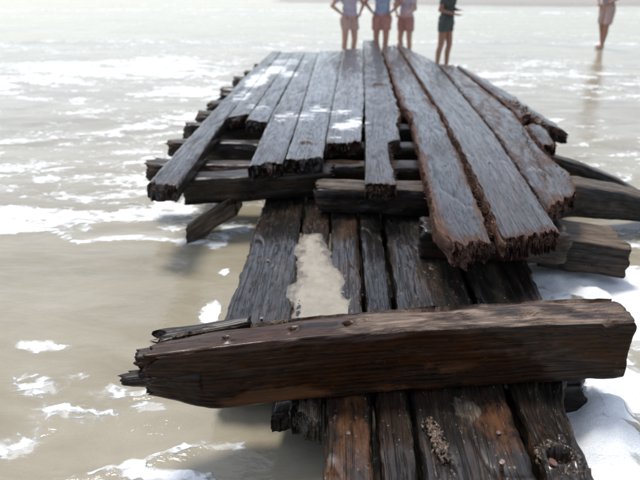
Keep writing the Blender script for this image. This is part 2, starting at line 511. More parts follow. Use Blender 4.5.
for (bx, by, rx, ry, dn) in blobs:
    q = np.sqrt(((X - bx) / rx) ** 2 + ((Y - by) / ry) ** 2)
    D = np.maximum(D, dn * (1 - sstep(0.35, 1.35, q)))
lines = [([(-6, 6.7), (-4.2, 7.15), (-3.2, 7.6), (-2.2, 8.05)], .10, .66), ([(-7, 10.4), (-5.1, 10.9), (-3.5, 11.3), (-2.0, 11.9)], .13, .60),
         ([(-3.6, 4.55), (-2.9, 4.52), (-2.4, 4.36), (-2.15, 4.33), (-1.9, 4.45), (-1.55, 4.40), (-1.2, 4.38), (-1.05, 4.45)], .055, .78),
         ([(-1.9, 2.6), (-1.6, 2.52), (-1.45, 2.42), (-1.52, 2.28), (-1.6, 2.2)], .05, .56), ([(-1.35, 1.85), (-.9, 1.96), (-.62, 2.12), (-.45, 2.16)], .035, .62),
         ([(-1.2, 2.48), (-1.0, 2.5), (-.92, 2.56)], .035, .64), ([(2.2, 7.2), (4, 7.5), (6, 7.0)], .10, .58), ([(2.5, 11.6), (5, 12.0), (8, 11.5)], .14, .6),
         ([(-12, 15.5), (-6, 16.2), (-2, 16.0), (3, 16.5), (10, 15.6)], .25, .58), ([(-14, 24.5), (-4, 25.2), (6, 24.6), (14, 24.2)], .4, .62)]
for (pts, wd, dn) in lines:
    d = seg_dist(X + 0.18 * fbm(X * 1.2, Y * 1.2, 0 * X, 77, 4), Y + 0.18 * fbm(X * 1.2, Y * 1.2, 0 * X, 78, 4), pts)
    d = d * (1 + .5 * fbm(X * .9, Y * .9, 0 * X, 79, 3))
    D = np.maximum(D, dn * (1 - sstep(0.2, 1.6, d / wd)))
    Z += 0.012 * np.exp(-(d / (wd * 1.6)) ** 2)
# churned water thrown up on the right flank of the wreck
ch = np.zeros_like(X)
for (bx, by, rx, ry, hh) in [(1.55, 3.75, .5, .28, .06), (1.75, 3.35, .4, .35, .04), (1.35, 2.6, .24, .45, .08), (1.18, 2.15, .20, .35, .06)]:
    ch += hh * np.exp(-((X - bx) / rx) ** 2 - ((Y - by) / ry) ** 2)
Z += ch * (1 + .7 * fbm(X * 4, Y * 4, 0 * X, 91, 3) + .25 * fbm(X * 13, Y * 13, 0 * X, 92, 2))
# scour hollow and thin sand lobes below the loose timber
Z -= 0.02 * np.exp(-((X + .45) / .5) ** 2 - ((Y - 2.25) / .25) ** 2)
ny, nx_ = X.shape
ii = (np.arange(ny - 1)[:, None] * nx_ + np.arange(nx_ - 1)[None, :]).ravel()
wf = np.stack([ii, ii + 1, ii + nx_ + 1, ii + nx_], -1).tolist()

t = NT('sandy_sea_water')
pos = t.n('ShaderNodeNewGeometry').outputs['Position']
dn = t.attr('foam')
big = t.noise(t.mapping(pos, (0.35, 0.9, 1)), 1.0, 4, 0.55, 0.6)
silt = t.noise(t.mapping(pos, (1.2, 3.0, 1), (4, 1, 0)), 1.0, 6, 0.62, 1.2)
grainy = t.noise(pos, 160.0, 2, 0.6)
col = t.ramp(t.math('ADD', t.math('MULTIPLY', big, 0.5), t.math('MULTIPLY', silt, 0.5)), [(0.32, (0.205, 0.178, 0.122)), (0.50, (0.275, 0.245, 0.178)), (0.68, (0.340, 0.308, 0.236))])
col = t.mix(t.rng(grainy, 0.35, 0.75, 0.0, 0.22), col, (0.18, 0.14, 0.09))
wv = t.n('ShaderNodeVectorMath', operation='ADD')
t.set(wv.inputs[0], pos)
wn_ = t.n('ShaderNodeVectorMath', operation='SCALE', ins={0: t.noise(pos, 1.6, 4, 0.6, 0.0, 'Color'), 'Scale': 0.35})
t.set(wv.inputs[1], wn_.outputs[0])
wp = wv.outputs[0]
fnA = t.noise(t.mapping(wp, (2.1, 4.4, 1)), 1.0, 9, 0.66, 0.4)
vor = t.n('ShaderNodeTexVoronoi', feature='DISTANCE_TO_EDGE', ins={'Vector': t.mapping(wp, (3.2, 5.5, 1)), 'Scale': 2.6}).outputs['Distance']
lace = t.rng(vor, 0.0, 0.24, 0.06, -0.07)
fsum = t.math('ADD', t.math('ADD', t.math('ADD', dn, 0.02), t.math('MULTIPLY', t.math('SUBTRACT', fnA, 0.5), 1.5)), lace)
fm = t.rng(fsum, 0.53, 0.66, 0, 1, True)
hol = t.n('ShaderNodeTexVoronoi', feature='SMOOTH_F1', ins={'Vector': t.mapping(wp, (7.0, 11.0, 1)), 'Scale': 1.5, 'Smoothness': 0.4}).outputs['Distance']
hn = t.noise(t.mapping(wp, (5.0, 9.0, 1), (3, 3, 0)), 1.0, 6, 0.65)
fm = t.math('MULTIPLY', fm, t.rng(t.math('ADD', t.math('MULTIPLY', t.math('SUBTRACT', hn, .5), 1.2), t.math('MULTIPLY', t.math('SUBTRACT', .5, hol), .55)), t.rng(dn, .6, 1.1, -0.16, -.6), t.rng(dn, .6, 1.1, .06, -.3), 0.22, 1.0, True))
milky = t.rng(fsum, 0.42, 0.64, 0, 0.22, True)
bub = t.math('ADD', t.math('MULTIPLY', t.noise(pos, 110.0, 3, 0.6), .5), t.math('MULTIPLY', t.noise(t.mapping(wp, (11, 16, 11)), 1.0, 6, 0.7), .5))
col = t.mix(milky, col, (0.42, 0.41, 0.38))
col = t.mix(fm, col, t.ramp(bub, [(0.3, (0.66, 0.67, 0.66)), (0.7, (0.88, 0.88, 0.87))]))
rip = t.noise(t.mapping(wp, (3.2, 8.0, 1)), 1.0, 5, 0.6, 0.5)
rip2 = t.noise(t.mapping(pos, (14.0, 30.0, 1)), 1.0, 3, 0.55, 0.3)
nrm = t.bump(rip, 0.020, 0.34)
nrm = t.bump(rip2, 0.0035, 0.45, nrm)
nrm = t.bump(t.math('ADD', t.math('MULTIPLY', fm, 0.6), t.math('MULTIPLY', t.math('MULTIPLY', bub, fm), 1.0)), 0.012, 0.7, nrm)
t.p(Base_Color=col, Roughness=t.rng(fm, 0, 1, 0.07, 0.65), IOR=1.33, Normal=nrm)
t.b.inputs['Specular IOR Level'].default_value = 0.5
M['sea'] = t.m
sea = link_mesh('sea_water', np.stack([X.ravel(), Y.ravel(), Z.ravel()], 1), wf, M['sea'], None, True, {'foam': D.ravel()})
sea['kind'] = 'structure'
sea['label'] = 'shallow sandy surf with streaks of white foam'

# wet sand bar at the far edge of the surf
bx_, by_ = np.meshgrid(np.linspace(-14, 60, 90), np.linspace(25.5, 36, 24))
edge = 27.4 - 0.03 * (bx_ - 4) + 0.5 * fbm(bx_ * .12, 0 * bx_, 0 * bx_, 5, 3)
bz = -0.06 + 0.14 * sstep(-0.6, 1.6, by_ - edge) * sstep(-9, 4, bx_) * (1 - sstep(33, 36, by_)) + 0.01 * fbm(bx_ * .8, by_ * .8, 0 * bx_, 6, 3)
t = NT('wet_sand')
pos = t.n('ShaderNodeNewGeometry').outputs['Position']
sn = t.noise(pos, 3.0, 6, 0.65)
t.p(Base_Color=t.ramp(sn, [(0.3, (0.20, 0.165, 0.12)), (0.7, (0.31, 0.265, 0.20))]), Roughness=t.rng(sn, 0.3, 0.7, 0.25, 0.5), Normal=t.bump(t.noise(pos, 40, 3), 0.01, 0.5))
M['sand'] = t.m
ii = (np.arange(23)[:, None] * 90 + np.arange(89)[None, :]).ravel()
sb = link_mesh('sand_bar', np.stack([bx_.ravel(), by_.ravel(), bz.ravel()], 1), np.stack([ii, ii + 1, ii + 91, ii + 90], -1).tolist(), M['sand'])
sb['kind'] = 'structure'

# ------------------------------------------------------------------ the wreck
ZU, ZL = 0.60, 0.26
wreck = empty('shipwreck', (0.3, 4.0, 0.0), 'broken ship hull of long wet dark planks on ribs, lying in the surf', 'shipwreck')


def deck_foam_glint(x, y):  # white streaks on the planks: foam plus painted shine of the water film
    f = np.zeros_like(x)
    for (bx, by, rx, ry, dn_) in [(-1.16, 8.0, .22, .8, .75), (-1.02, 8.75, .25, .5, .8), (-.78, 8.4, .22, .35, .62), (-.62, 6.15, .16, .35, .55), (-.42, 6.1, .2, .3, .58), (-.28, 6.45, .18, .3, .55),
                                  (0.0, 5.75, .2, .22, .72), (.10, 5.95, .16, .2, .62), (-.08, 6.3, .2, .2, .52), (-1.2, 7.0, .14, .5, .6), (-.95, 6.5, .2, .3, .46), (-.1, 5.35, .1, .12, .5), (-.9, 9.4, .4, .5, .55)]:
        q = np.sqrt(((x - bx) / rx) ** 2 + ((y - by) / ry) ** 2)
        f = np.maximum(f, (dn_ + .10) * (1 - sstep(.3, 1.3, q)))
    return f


upper = [  # left edge, right edge, thickness, options
    ([(-1.411, 4.10), (-1.354, 8.03), (-1.247, 10.47)], [(-1.185, 4.05), (-1.192, 4.6), (-1.2, 6.0), (-1.10, 10.48)], .12, dict(jag=(.035, .02), wear=(.1, .2, .45, 0), rag=(.004, .006), round_=.009)),
    ([(-1.185, 6.05), (-1.088, 10.37)], [(-.99, 6.16), (-.894, 10.38)], .12, dict(jag=(.04, .02), wear=(0, .1, .4, 0))),
    ([(-.975, 5.88), (-.878, 10.38)], [(-.775, 5.86), (-.70, 10.39)], .12, dict(jag=(.04, .02), wear=(0, .1, .4, 0))),
    ([(-.745, 4.50), (-.757, 6.02), (-.684, 10.39)], [(-.50, 4.66), (-.485, 6.03), (-.490, 10.40)], .12, dict(jag=(.06, .02), wear=(.15, .1, .45, 0), rag=(.006, .004))),
    ([(-.478, 4.67), (-.468, 6.03), (-.477, 10.51)], [(-.195, 4.74), (-.174, 6.12), (-.092, 10.53)], .12, dict(jag=(.035, .02), wear=(.1, .1, .4, 0), dents=[(-.355, 5.16, .05, .02, .5)])),
    ([(-.170, 5.14), (-.162, 6.12), (-.075, 10.75)], [(.118, 5.24), (.178, 6.87), (.255, 10.88)], .12, dict(jag=(.05, .03), wear=(.1, .1, .5, 0))),
    ([(.140, 4.15), (.194, 6.87), (.272, 11.9)], [(.365, 4.18), (.350, 4.9), (.362, 5.22), (.47, 5.34), (.488, 5.9), (.545, 6.25), (.552, 11.93)], .12, dict(jag=(.03, .03), wear=(.05, .35, .5, 0), rag=(.005, .03), ysync=True, dents=[(.376, 7.75, .07, .03, .5)])),
    ([(.60, 3.16), (.545, 3.5), (.565, 3.86), (.632, 6.2), (.585, 6.7), (.566, 11.0)], [(.850, 3.22), (.905, 4.49), (.945, 6.3), (.832, 11.27)], .14, dict(jag=(.05, .03), wear=(.95, .85, .8, .1), rag=(.02, .03), round_=.014, ysync=True)),
    ([(.900, 3.26), (.948, 4.49), (.966, 6.3), (.866, 11.6)], [(1.275, 3.40), (1.338, 5.55), (1.30, 9.45)], .14, dict(jag=(.04, .06), wear=(.75, .65, .75, .2), rag=(.028, .012), round_=.018)),
    ([(1.290, 3.72), (1.350, 5.55), (1.318, 9.39)], [(1.60, 4.10), (1.68, 4.5), (1.64, 5.28), (1.72, 6.29), (1.545, 9.15)], .13, dict(jag=(.07, .05), wear=(.45, .95, .9, .2), rag=(.015, .05), round_=.02, top_wear=.36)),
    ([(1.90, 5.95), (1.745, 7.0), (1.560, 9.23)], [(2.035, 5.60), (1.94, 7.1), (1.628, 9.23)], .13, dict(jag=(.06, .03), wear=(.75, .1, .5, .1), rag=(.04, .01), round_=.03)),
    ([(1.715, 6.15), (1.70, 7.0), (1.60, 8.6)], [(1.915, 6.3), (1.80, 7.0), (1.63, 8.6)], .12, dict(jag=(.07, .05), wear=(.9, .9, .9, .6), rag=(.03, .03), round_=.02, top_wear=.5)),
    ([(1.655, 5.15), (1.70, 5.9)], [(1.80, 5.2), (1.88, 5.85)], .10, dict(jag=(.06, .05), wear=(.5, .5, .6, .6), rag=(.03, .03), round_=.025, top_wear=.3)),
]
planks = []
for k, (l, r_, th_, kw) in enumerate(upper):
    g_ = .009 if k < 6 else .004
    l = [(x - g_, y) for x, y in l]
    r_ = [(x + g_, y) for x, y in r_]
    planks.append(timber('deck_plank', l, r_, th_, M['deck'], wreck, z=ZU + rng.uniform(-.006, .006), seg=.028, lat=.012, foam=deck_foam_glint, low=.0022, grain=.0007, crack=.004, **dict(dict(round_=.007, rag=(.003, .003)), **kw)))
planks[0]['label'] = 'separate outer plank with a worn end jutting over the water'
planks[6]['label'] = 'long plank with a stepped notch broken out of its edge'

splinters(planks[7], [(260, (.57, 3.2, .57), (.85, 3.22, .56), (0, -1, -.5), (.03, .09), .5), (200, (.55, 3.5, .58), (.60, 5.2, .59), (-.4, -.5, .1), (.02, .06), .6),
                      (240, (.86, 3.3, .58), (.93, 5.6, .60), (.4, -.5, .25), (.02, .05), .6)], M['deck'], 3)
splinters(planks[8], [(300, (.90, 3.27, .56), (1.27, 3.40, .55), (0, -1, -.6), (.03, .08), .5), (200, (.905, 3.4, .58), (.955, 5.4, .6), (-.4, -.5, .3), (.02, .05), .6),
                      (110, (1.285, 3.5, .59), (1.335, 5.5, .60), (.4, -.4, .3), (.015, .04), .6)], M['deck'], 4)
splinters(planks[9], [(420, (1.31, 3.75, .57), (1.62, 4.15, .55), (.3, -1, -.3), (.03, .09), .6), (330, (1.60, 4.2, .58), (1.66, 5.6, .58), (.8, -.3, .1), (.02, .08), .6), (160, (1.45, 4.3, .605), (1.60, 5.6, .605), (.1, -.8, .35), (.02, .05), .5),
                      (260, (1.64, 5.3, .58), (1.75, 7.0, .58), (.7, -.3, .2), (.02, .07), .6)], M['deck'], 5)
splinters(planks[10], [(300, (1.86, 5.8, .57), (1.78, 6.9, .58), (-.7, -.5, .2), (.02, .07), .6), (120, (1.9, 5.9, .56), (2.02, 5.62, .56), (.2, -1, -.2), (.02, .06), .6)], M['deck'], 6)
splinters(planks[6], [(160, (.36, 4.3, .58), (.37, 5.2, .58), (.5, -.6, .1), (.015, .05), .6), (90, (.15, 4.15, .56), (.36, 4.18, .55), (0, -1, -.5), (.02, .06), .5), (120, (.42, 5.3, .58), (.54, 6.2, .58), (.5, -.6, .1), (.015, .05), .6)], M['deck'], 8)

# cross ribs carrying the planks; the right ends curve down with the hull
rib_rows = [(5.03, .22, -1.60), (5.49, .21, -1.62), (5.95, .20, -1.60), (6.28, .17, -1.59), (6.80, .22, -1.57), (7.32, .22, -1.53), (7.75, .18, -1.50), (8.15, .2, -1.52), (8.78, .2, -1.50), (9.35, .2, -1.42), (9.95, .2, -1.36)]
ribs = []
for k, (y, wd, xl) in enumerate(rib_rows):
    xl -= .05 if k < 3 else .09
    xr = {0: 1.75, 1: 2.72}.get(k, 2.05 - .11 * max(0, k - 2) if k > 2 else 2.12)
    if k == 1:     # long frame whose right arm dips into the water
        top = [(xl, .475), (1.2, .475), (1.75, .44), (2.15, .33), (2.5, .19), (2.85, .02)]
        y0 = y + .12
    elif k == 2:
        top = [(xl, .475), (1.5, .475), (2.1, .43)]
        y0 = y + .3
    else:
        top = [(xl, .475), (xr * .7, .475), (xr, .45)]
        y0 = y
    sk = rng.uniform(-.03, .03)
    back = [(x, y0 + wd / 2 + sk * x, z_) for x, z_ in top]
    front = [(x, y0 - wd / 2 + sk * x, z_) for x, z_ in top]
    ribs.append(timber('rib', back, front, (.16, .22, .20, .13), M['beam'], wreck, seg=.035, lat=.02, jag=(.05, .06), rag=(.015, .015), round_=.022, low=.012, wear=(.1, .2, .5, .4), top_wear=.22))
# beam under the plank ends at the left, and its neighbour nearer by
timber('cross_beam', [(-1.23, 4.72, .485), (-.10, 4.98, .485)], [(-1.25, 4.49, .485), (-.12, 4.73, .485)], .215, M['beam'], wreck, seg=.025, lat=.014, jag=(.03, .03), rag=(.01, .012), round_=.014, low=.007, top_wear=.2, wear=(0, .1, .3, .2))
timber('cross_beam', [(-.20, 4.62, .482), (.6, 4.61, .482), (1.35, 4.64, .475), (1.82, 4.88, .45), (2.2, 4.98, .37), (2.68, 5.06, .22)], [(-.215, 4.38, .482), (.6, 4.36, .482), (1.35, 4.38, .475), (1.80, 4.60, .45), (2.2, 4.68, .37), (2.72, 4.76, .20)], (.215, .215, .25, .29, .26, .14), M['beam'], wreck, seg=.025, lat=.014, jag=(.03, .07), rag=(.01, .015), round_=.016, low=.009, top_wear=.5, wear=(0, .1, .3, .2), label='thick frame timber whose broken right arm reaches out over the surf')
timber('cross_beam', [(.52, 3.95, .452), (1.42, 4.0, .452)], [(.50, 3.68, .452), (1.44, 3.62, .452)], .20, M['beam'], wreck, seg=.025, lat=.014, jag=(.02, .03), round_=.014, top_wear=.15, wear=(0, .1, .2, .5))
timber('rib_end', [(1.34, 4.28, .345), (1.90, 4.16, .315)], [(1.34, 3.87, .335), (1.92, 3.78, .30)], .225, M['beam'], wreck, seg=.018, lat=.012, jag=(.01, .02), rag=(.008, .010), round_=.010, low=.006, top_wear=.58, wear=(0, .15, .2, .2), label='squared rib end with pale grained top beside the churning foam')
timber('rib_end', [(1.86, 6.42, .47), (2.19, 6.44, .44)], [(1.86, 6.20, .47), (2.20, 6.22, .44)], .10, M['lower'], wreck, seg=.018, lat=.014, jag=(.02, .02), round_=.012, top_wear=.4, wear=(.3, .3, .4, .6))
timber('rib_end', [(-.86, 4.80, .33), (-1.02, 4.70, .26), (-1.22, 4.54, .14)], [(-.88, 4.58, .33), (-1.04, 4.48, .26), (-1.24, 4.34, .14)], (.18, .18, .15), M['beam'], wreck, seg=.014, lat=.012, jag=(.01, .025), rag=(.008, .010), round_=.012, low=.008, wear=(.4, .5, .2, .5), top_wear=.4, label='short broken rib stub slanting down into the foam')
# vertical posts that carry the ribs on the sand
for (x, y) in [(-1.1, 6.9), (1.35, 6.9), (-1.05, 9.0), (1.2, 9.0), (.1, 8.0), (.1, 10.2)]:
    timber('keelson_block', [(x - .12, y + .3, .30), (x - .12, y - .3, .30)], [(x + .12, y + .3, .30), (x + .12, y - .3, .30)], .36, M['beam'], wreck, seg=.05, lat=.04)

# lower skin of hull planks running towards the viewer
lower = [
    ([(-.662, 2.46), (-.668, 4.95)], [(-.274, 2.44), (-.290, 2.88), (-.345, 4.95)], dict(jag=(.015, .02), wear=(.2, .25, .3, 0), rag=(.015, .01))),
    ([(-.236, 2.17), (-.281, 2.88), (-.332, 4.95)], [(-.085, 2.10), (-.108, 2.89), (-.112, 4.95)], dict(jag=(.035, .02), wear=(.2, .1, .6, 0), rag=(.01, .006))),
    ([(-.062, 1.35), (-.072, 2.23), (-.096, 2.9), (-.10, 4.95)], [(.137, 1.35), (.137, 2.24), (.112, 3.0), (.086, 4.95)], dict(wear=(.25, .2, 0, 0), rag=(.01, .008))),
    ([(.158, 1.35), (.155, 2.24), (.130, 3.0), (.098, 4.95)], [(.300, 1.35), (.302, 2.24), (.282, 3.02), (.262, 4.95)], dict(wear=(.2, .2, 0, 0), rag=(.008, .008))),
    ([(.322, 1.35), (.320, 2.24), (.306, 3.02), (.284, 4.95)], [(.764, 1.35), (.757, 2.33), (.757, 2.93), (.726, 4.95)], dict(wear=(.2, .25, 0, 0), rag=(.008, .012), dents=[(.56, 2.20, .05, .012, .6)])),
    ([(.790, 1.35), (.781, 2.33), (.778, 2.93), (.748, 4.95)], [(.965, 1.35), (1.0, 2.2), (1.12, 2.6), (1.17, 3.16), (1.24, 4.95)], dict(wear=(.25, .5, 0, 0), rag=(.012, .03), dents=[(.868, 1.915, .062, .075, .25)])),
]
lows = []


def hull_tint(P):
    x, y = P[..., 0], P[..., 1]
    return .26 * (1 - sstep(2.15, 2.7, y)) + .28 * np.exp(-((x - .04) / .10) ** 2) * (1 - sstep(2.2, 2.6, y)) + .3 * np.exp(-((x - .66) / .1) ** 2 - ((y - 2.1) / .3) ** 2) + .25 * np.exp(-((x + .36) / .08) ** 2 - ((y - 3.0) / .3) ** 2)


def beam_tint(P):
    x, z = P[..., 0], P[..., 2]
    return 1.1 * np.exp(-((x + .32) / .20) ** 2 - ((z - .305) / .055) ** 2) + .45 * np.exp(-((x - .45) / .35) ** 2 - ((z - .40) / .08) ** 2) + .35 * np.exp(-((x - .2) / .5) ** 2 - ((z - .28) / .05) ** 2)


for (l, r_, kw) in lower:
    lows.append(timber('hull_plank', l, r_, .15, M['lower'], wreck, z=ZL + rng.uniform(-.008, .008), seg=.016, lat=.008, low=.005, grain=.0012, crack=.006, round_=.010, tint=hull_tint, **kw))
lows[5]['label'] = 'outer hull plank with a rusty rimmed hole near its end'
timber('hull_plank', [(-.32, 2.20, .19), (-.32, 2.9, .20)], [(-.17, 2.23, .19), (-.17, 2.9, .20)], .1, M['lower'], wreck, seg=.016, lat=.009, jag=(.015, .01), low=.008, wear=(.15, .15, .2, 0), rag=(.01, .01))
splinters(lows[1], [(40, (-.23, 2.17, .2), (-.1, 2.13, .2), (0, -1, -.4), (.02, .05), .5)], M['lower'], 12)
# floor frames between hull skin and sand
for y in (1.75, 2.62, 3.5, 4.4):
    timber('floor_frame', [(-.62, y + .1, .115), (1.0, y + .1, .115)], [(-.62, y - .1, .115), (1.0, y - .1, .115)], .25, M['beam'], wreck, seg=.05, lat=.03, round_=.015)
timber('floor_frame', [(.85, 2.66, .22), (1.22, 2.70, .21)], [(.85, 2.40, .22), (1.17, 2.44, .21)], .2, M['beam'], wreck, seg=.02, lat=.015, jag=(.02, .03), top_wear=.3)

def remesh(name, bm, voxel, mat, parent, smooth=4, folds=0.0, h_seed=1.0):
    me = bpy.data.meshes.new(name + '_cage')
    bm.to_mesh(me)
    bm.free()
    tmp = bpy.data.objects.new(name + '_cage', me)
    COL.objects.link(tmp)
    md = tmp.modifiers.new('r', 'REMESH')
    md.mode = 'VOXEL'
    md.voxel_size = voxel
    ms = tmp.modifiers.new('s', 'SMOOTH')
    ms.iterations = smooth
    ms.factor = .5
    dg = bpy.context.evaluated_depsgraph_get()
    out = bpy.data.meshes.new_from_object(tmp.evaluated_get(dg))
    bpy.data.objects.remove(tmp)
    bpy.data.meshes.remove(me)
    out.name = name
    if folds:
        n_ = len(out.vertices)
        co = np.empty(n_ * 3)
        no = np.empty(n_ * 3)
        out.vertices.foreach_get('co', co)
        out.vertices.foreach_get('normal', no)
        co, no = co.reshape(-1, 3), no.reshape(-1, 3)
        fd = folds * fbm(co[:, 0] * 22, co[:, 1] * 22, co[:, 2] * 7 + 5 * co[:, 0], int(h_seed * 97), 3)
        out.vertices.foreach_set('co', (co + no * fd[:, None]).ravel())
    out.polygons.foreach_set('use_smooth', [True] * len(out.polygons))
    out.materials.clear()
    out.materials.append(mat)
    o = bpy.data.objects.new(name, out)
    COL.objects.link(o)
    o.parent = parent
    return o


# crusted growth, rusted spikes and pegs fixed in the hull planks
M['crust'] = simple_mat('rusty_crust', (0.075, 0.045, 0.025), 0.5, 0.7, 90.0, 0.004, 0.15)
M['iron'] = simple_mat('rusted_iron', (0.11, 0.045, 0.022), 0.5, 0.5, 90.0, 0.003, 0.6)


def crust(parent, pts, n, spread, size, seed, name='crusted_growth'):
    r = random.Random(seed)
    bm = bmesh.new()
    for k in range(n):
        a = r.uniform(0, len(pts) - 1.001)
        i_ = int(a)
        p = Vector(pts[i_]).lerp(Vector(pts[i_ + 1]), a - i_)
        p += Vector((r.gauss(0, spread), r.gauss(0, spread), abs(r.gauss(0, spread * .4))))
        s = (.3 + 1.3 * r.random() ** 3) * size
        mt = Matrix.Translation(p) @ Matrix.Rotation(r.uniform(0, 3), 4, Vector((r.random(), r.random(), r.random() + .1)).normalized()) @ Matrix.Diagonal((s * r.uniform(.7, 1.5), s * r.uniform(.7, 1.5), s * r.uniform(.5, 1.0), 1))
        res = bmesh.ops.create_icosphere(bm, subdivisions=1, radius=1.0, matrix=mt)
        for v in res['verts']:
            v.co += Vector((r.gauss(0, 1), r.gauss(0, 1), r.gauss(0, 1))) * s * .16
    o = remesh(name, bm, size * .33, M['crust'], parent, 1, size * .3, seed + .5)
    o['kind'] = 'stuff'
    return o


for o_ in lows + planks:
    o_.matrix_parent_inverse = Matrix.Translation(-wreck.location)
crust(lows[4], [(.375, 2.10, .265), (.395, 2.0, .275), (.425, 1.88, .27)], 420, .016, .0075, 1)
crust(lows[5], [(.868 + .075 * math.cos(a), 1.915 + .075 * math.sin(a), .262) for a in [i * .52 for i in range(13)]], 420, .011, .0065, 2, 'rust_crust')
crust(planks[10], [(1.80, 6.9, .59), (1.88, 6.2, .58), (1.92, 6.0, .56)], 420, .03, .013, 3)


def spike(parent, loc, h, r_, tilt, seed):
    r = random.Random(seed)
    bm = bmesh.new()
    res = bmesh.ops.create_cone(bm, cap_ends=True, segments=8, radius1=r_ * 1.1, radius2=r_ * .85, depth=h)
    top = [v for v in bm.verts if v.co.z > 0]
    fc = [f for f in bm.faces if all(v in top for v in f.verts)]
    ex = bmesh.ops.extrude_discrete_faces(bm, faces=fc)
    for f in ex['faces']:
        for v in f.verts:
            v.co.x *= 1.7
            v.co.y *= 1.7
            v.co.z += h * .18
    for v in bm.verts:
        v.co += Vector((r.gauss(0, 1), r.gauss(0, 1), r.gauss(0, 1))) * r_ * .12
    me = bpy.data.meshes.new('iron_spike')
    bm.to_mesh(me)
    bm.free()
    me.materials.append(M['iron'])
    o = bpy.data.objects.new('iron_spike', me)
    o.location = loc
    o.rotation_euler = tilt
    COL.objects.link(o)
    o.parent = parent


spike(lows[4], (.63, 1.85, .272), .045, .008, (.2, -.1, 0), 1)
spike(lows[5], (.82, 1.86, .27), .04, .012, (.1, .3, 0), 2)
for k, (pi, x, y) in enumerate([(2, .03, 2.02), (3, .23, 1.95), (4, .66, 2.05), (0, -.45, 2.9), (0, -.5, 3.6)]):
    spike(lows[pi], (x, y, ZL - .010), .022, .007, (.2, .1, 0), 10 + k)
for k, (pi, x, y) in enumerate([(4, -.33, 5.6), (7, .76, 4.6), (8, 1.12, 4.7)]):
    spike(planks[pi], (x, y, ZU - .009), .018, .007, (0, 0, 0), 40 + k)

# sand washed onto the hull planks
gx, gy = np.meshgrid(np.linspace(-.34, .10, 70), np.linspace(2.6, 4.15, 170))
poly = [(-.30, 4.03), (-.18, 4.02), (-.10, 3.7), (.0, 3.35), (.045, 3.2), (.04, 2.75), (-.283, 2.75), (-.288, 3.3), (-.30, 3.8)]
ins = np.zeros(gx.shape, bool)
dmin = seg_dist(gx, gy, poly + poly[:1])
for (ax, ay), (bx, by) in zip(poly, poly[1:] + poly[:1]):
    c_ = ((ay > gy) != (by > gy)) & (gx < (bx - ax) * (gy - ay) / (by - ay + 1e-12) + ax)
    ins ^= c_
sdn = np.where(ins, dmin, -dmin) + .05 * fbm(gx * 11, gy * 5, 0 * gx, 55, 4) + .010 * fbm(gx * 45, gy * 12, 0 * gx, 57, 3)
gz = ZL - .0065 + .009 * sstep(-.04, .12, sdn) + .0015 * fbm(gx * 40, gy * 40, 0 * gx, 56, 2)
gz = np.where(sdn < -.02, ZL - .05, gz)
ii = (np.arange(169)[:, None] * 70 + np.arange(69)[None, :]).ravel()
t = NT('washed_sand')
pos = t.n('ShaderNodeNewGeometry').outputs['Position']
sn = t.noise(pos, 9.0, 6, 0.65)
fg = t.noise(pos, 420.0, 2, 0.6)
c_ = t.ramp(sn, [(0.3, (0.215, 0.187, 0.142)), (0.7, (0.310, 0.278, 0.218))])
c_ = t.mix(t.rng(t.attr('damp'), 0, 1, 0, .75), c_, (0.06, 0.046, 0.032))
t.p(Base_Color=t.mix(t.rng(fg, .45, .75, 0, .5), c_, (.17, .13, .09)), Roughness=t.rng(t.attr('damp'), 0, 1, .6, .25), Normal=t.bump(fg, 0.002, .6))
sp = link_mesh('sand_patch', np.stack([gx.ravel(), gy.ravel(), gz.ravel()], 1), np.stack([ii, ii + 1, ii + 71, ii + 70], -1).tolist(), t.m, None, True, {'damp': (1 - sstep(.0, .06, sdn + .02 * fbm(gx * 20, gy * 20, 0 * gx, 58, 3))).ravel()})
sp['kind'] = 'stuff'
sp['label'] = 'pale sand washed into a hollow on the lower hull planks'
sp['category'] = 'sand'

# ------------------------------------------------------------------ loose squared timber across the foreground
loose = empty('loose_timber', (.25, 2.36, .26), 'heavy squared reddish brown timber with a splintered left end, lying across the lower planks', 'timber')


def lt_shape(P, U, Wv, S):
    x = P[..., 0]
    # underside rises towards the broken left end
    rise = 0.15 * (1 - sstep(-.92, -.48, x)) ** 1.2
    k = (1 - Wv) / 2
    P = P.copy()
    P[..., 2] += rise * k
    # rounded back arris
    back = (U < 0) * np.abs(U) ** 2 * (Wv > 0.95)
    P[..., 2] -= .035 * back * (1 + .6 * vnoise(S * 4, 0 * S, 0 * S, 5))
    # notch at the right end of the top
    q = np.sqrt(((x - 1.20) / .05) ** 2 + ((P[..., 1] - 2.37) / .05) ** 2)
    P[..., 2] -= .03 * (Wv > 0.6) * (1 - sstep(.4, 1.0, q * (1 + .3 * vnoise(S * 40, 0 * S, 0 * S, 8))))
    return P


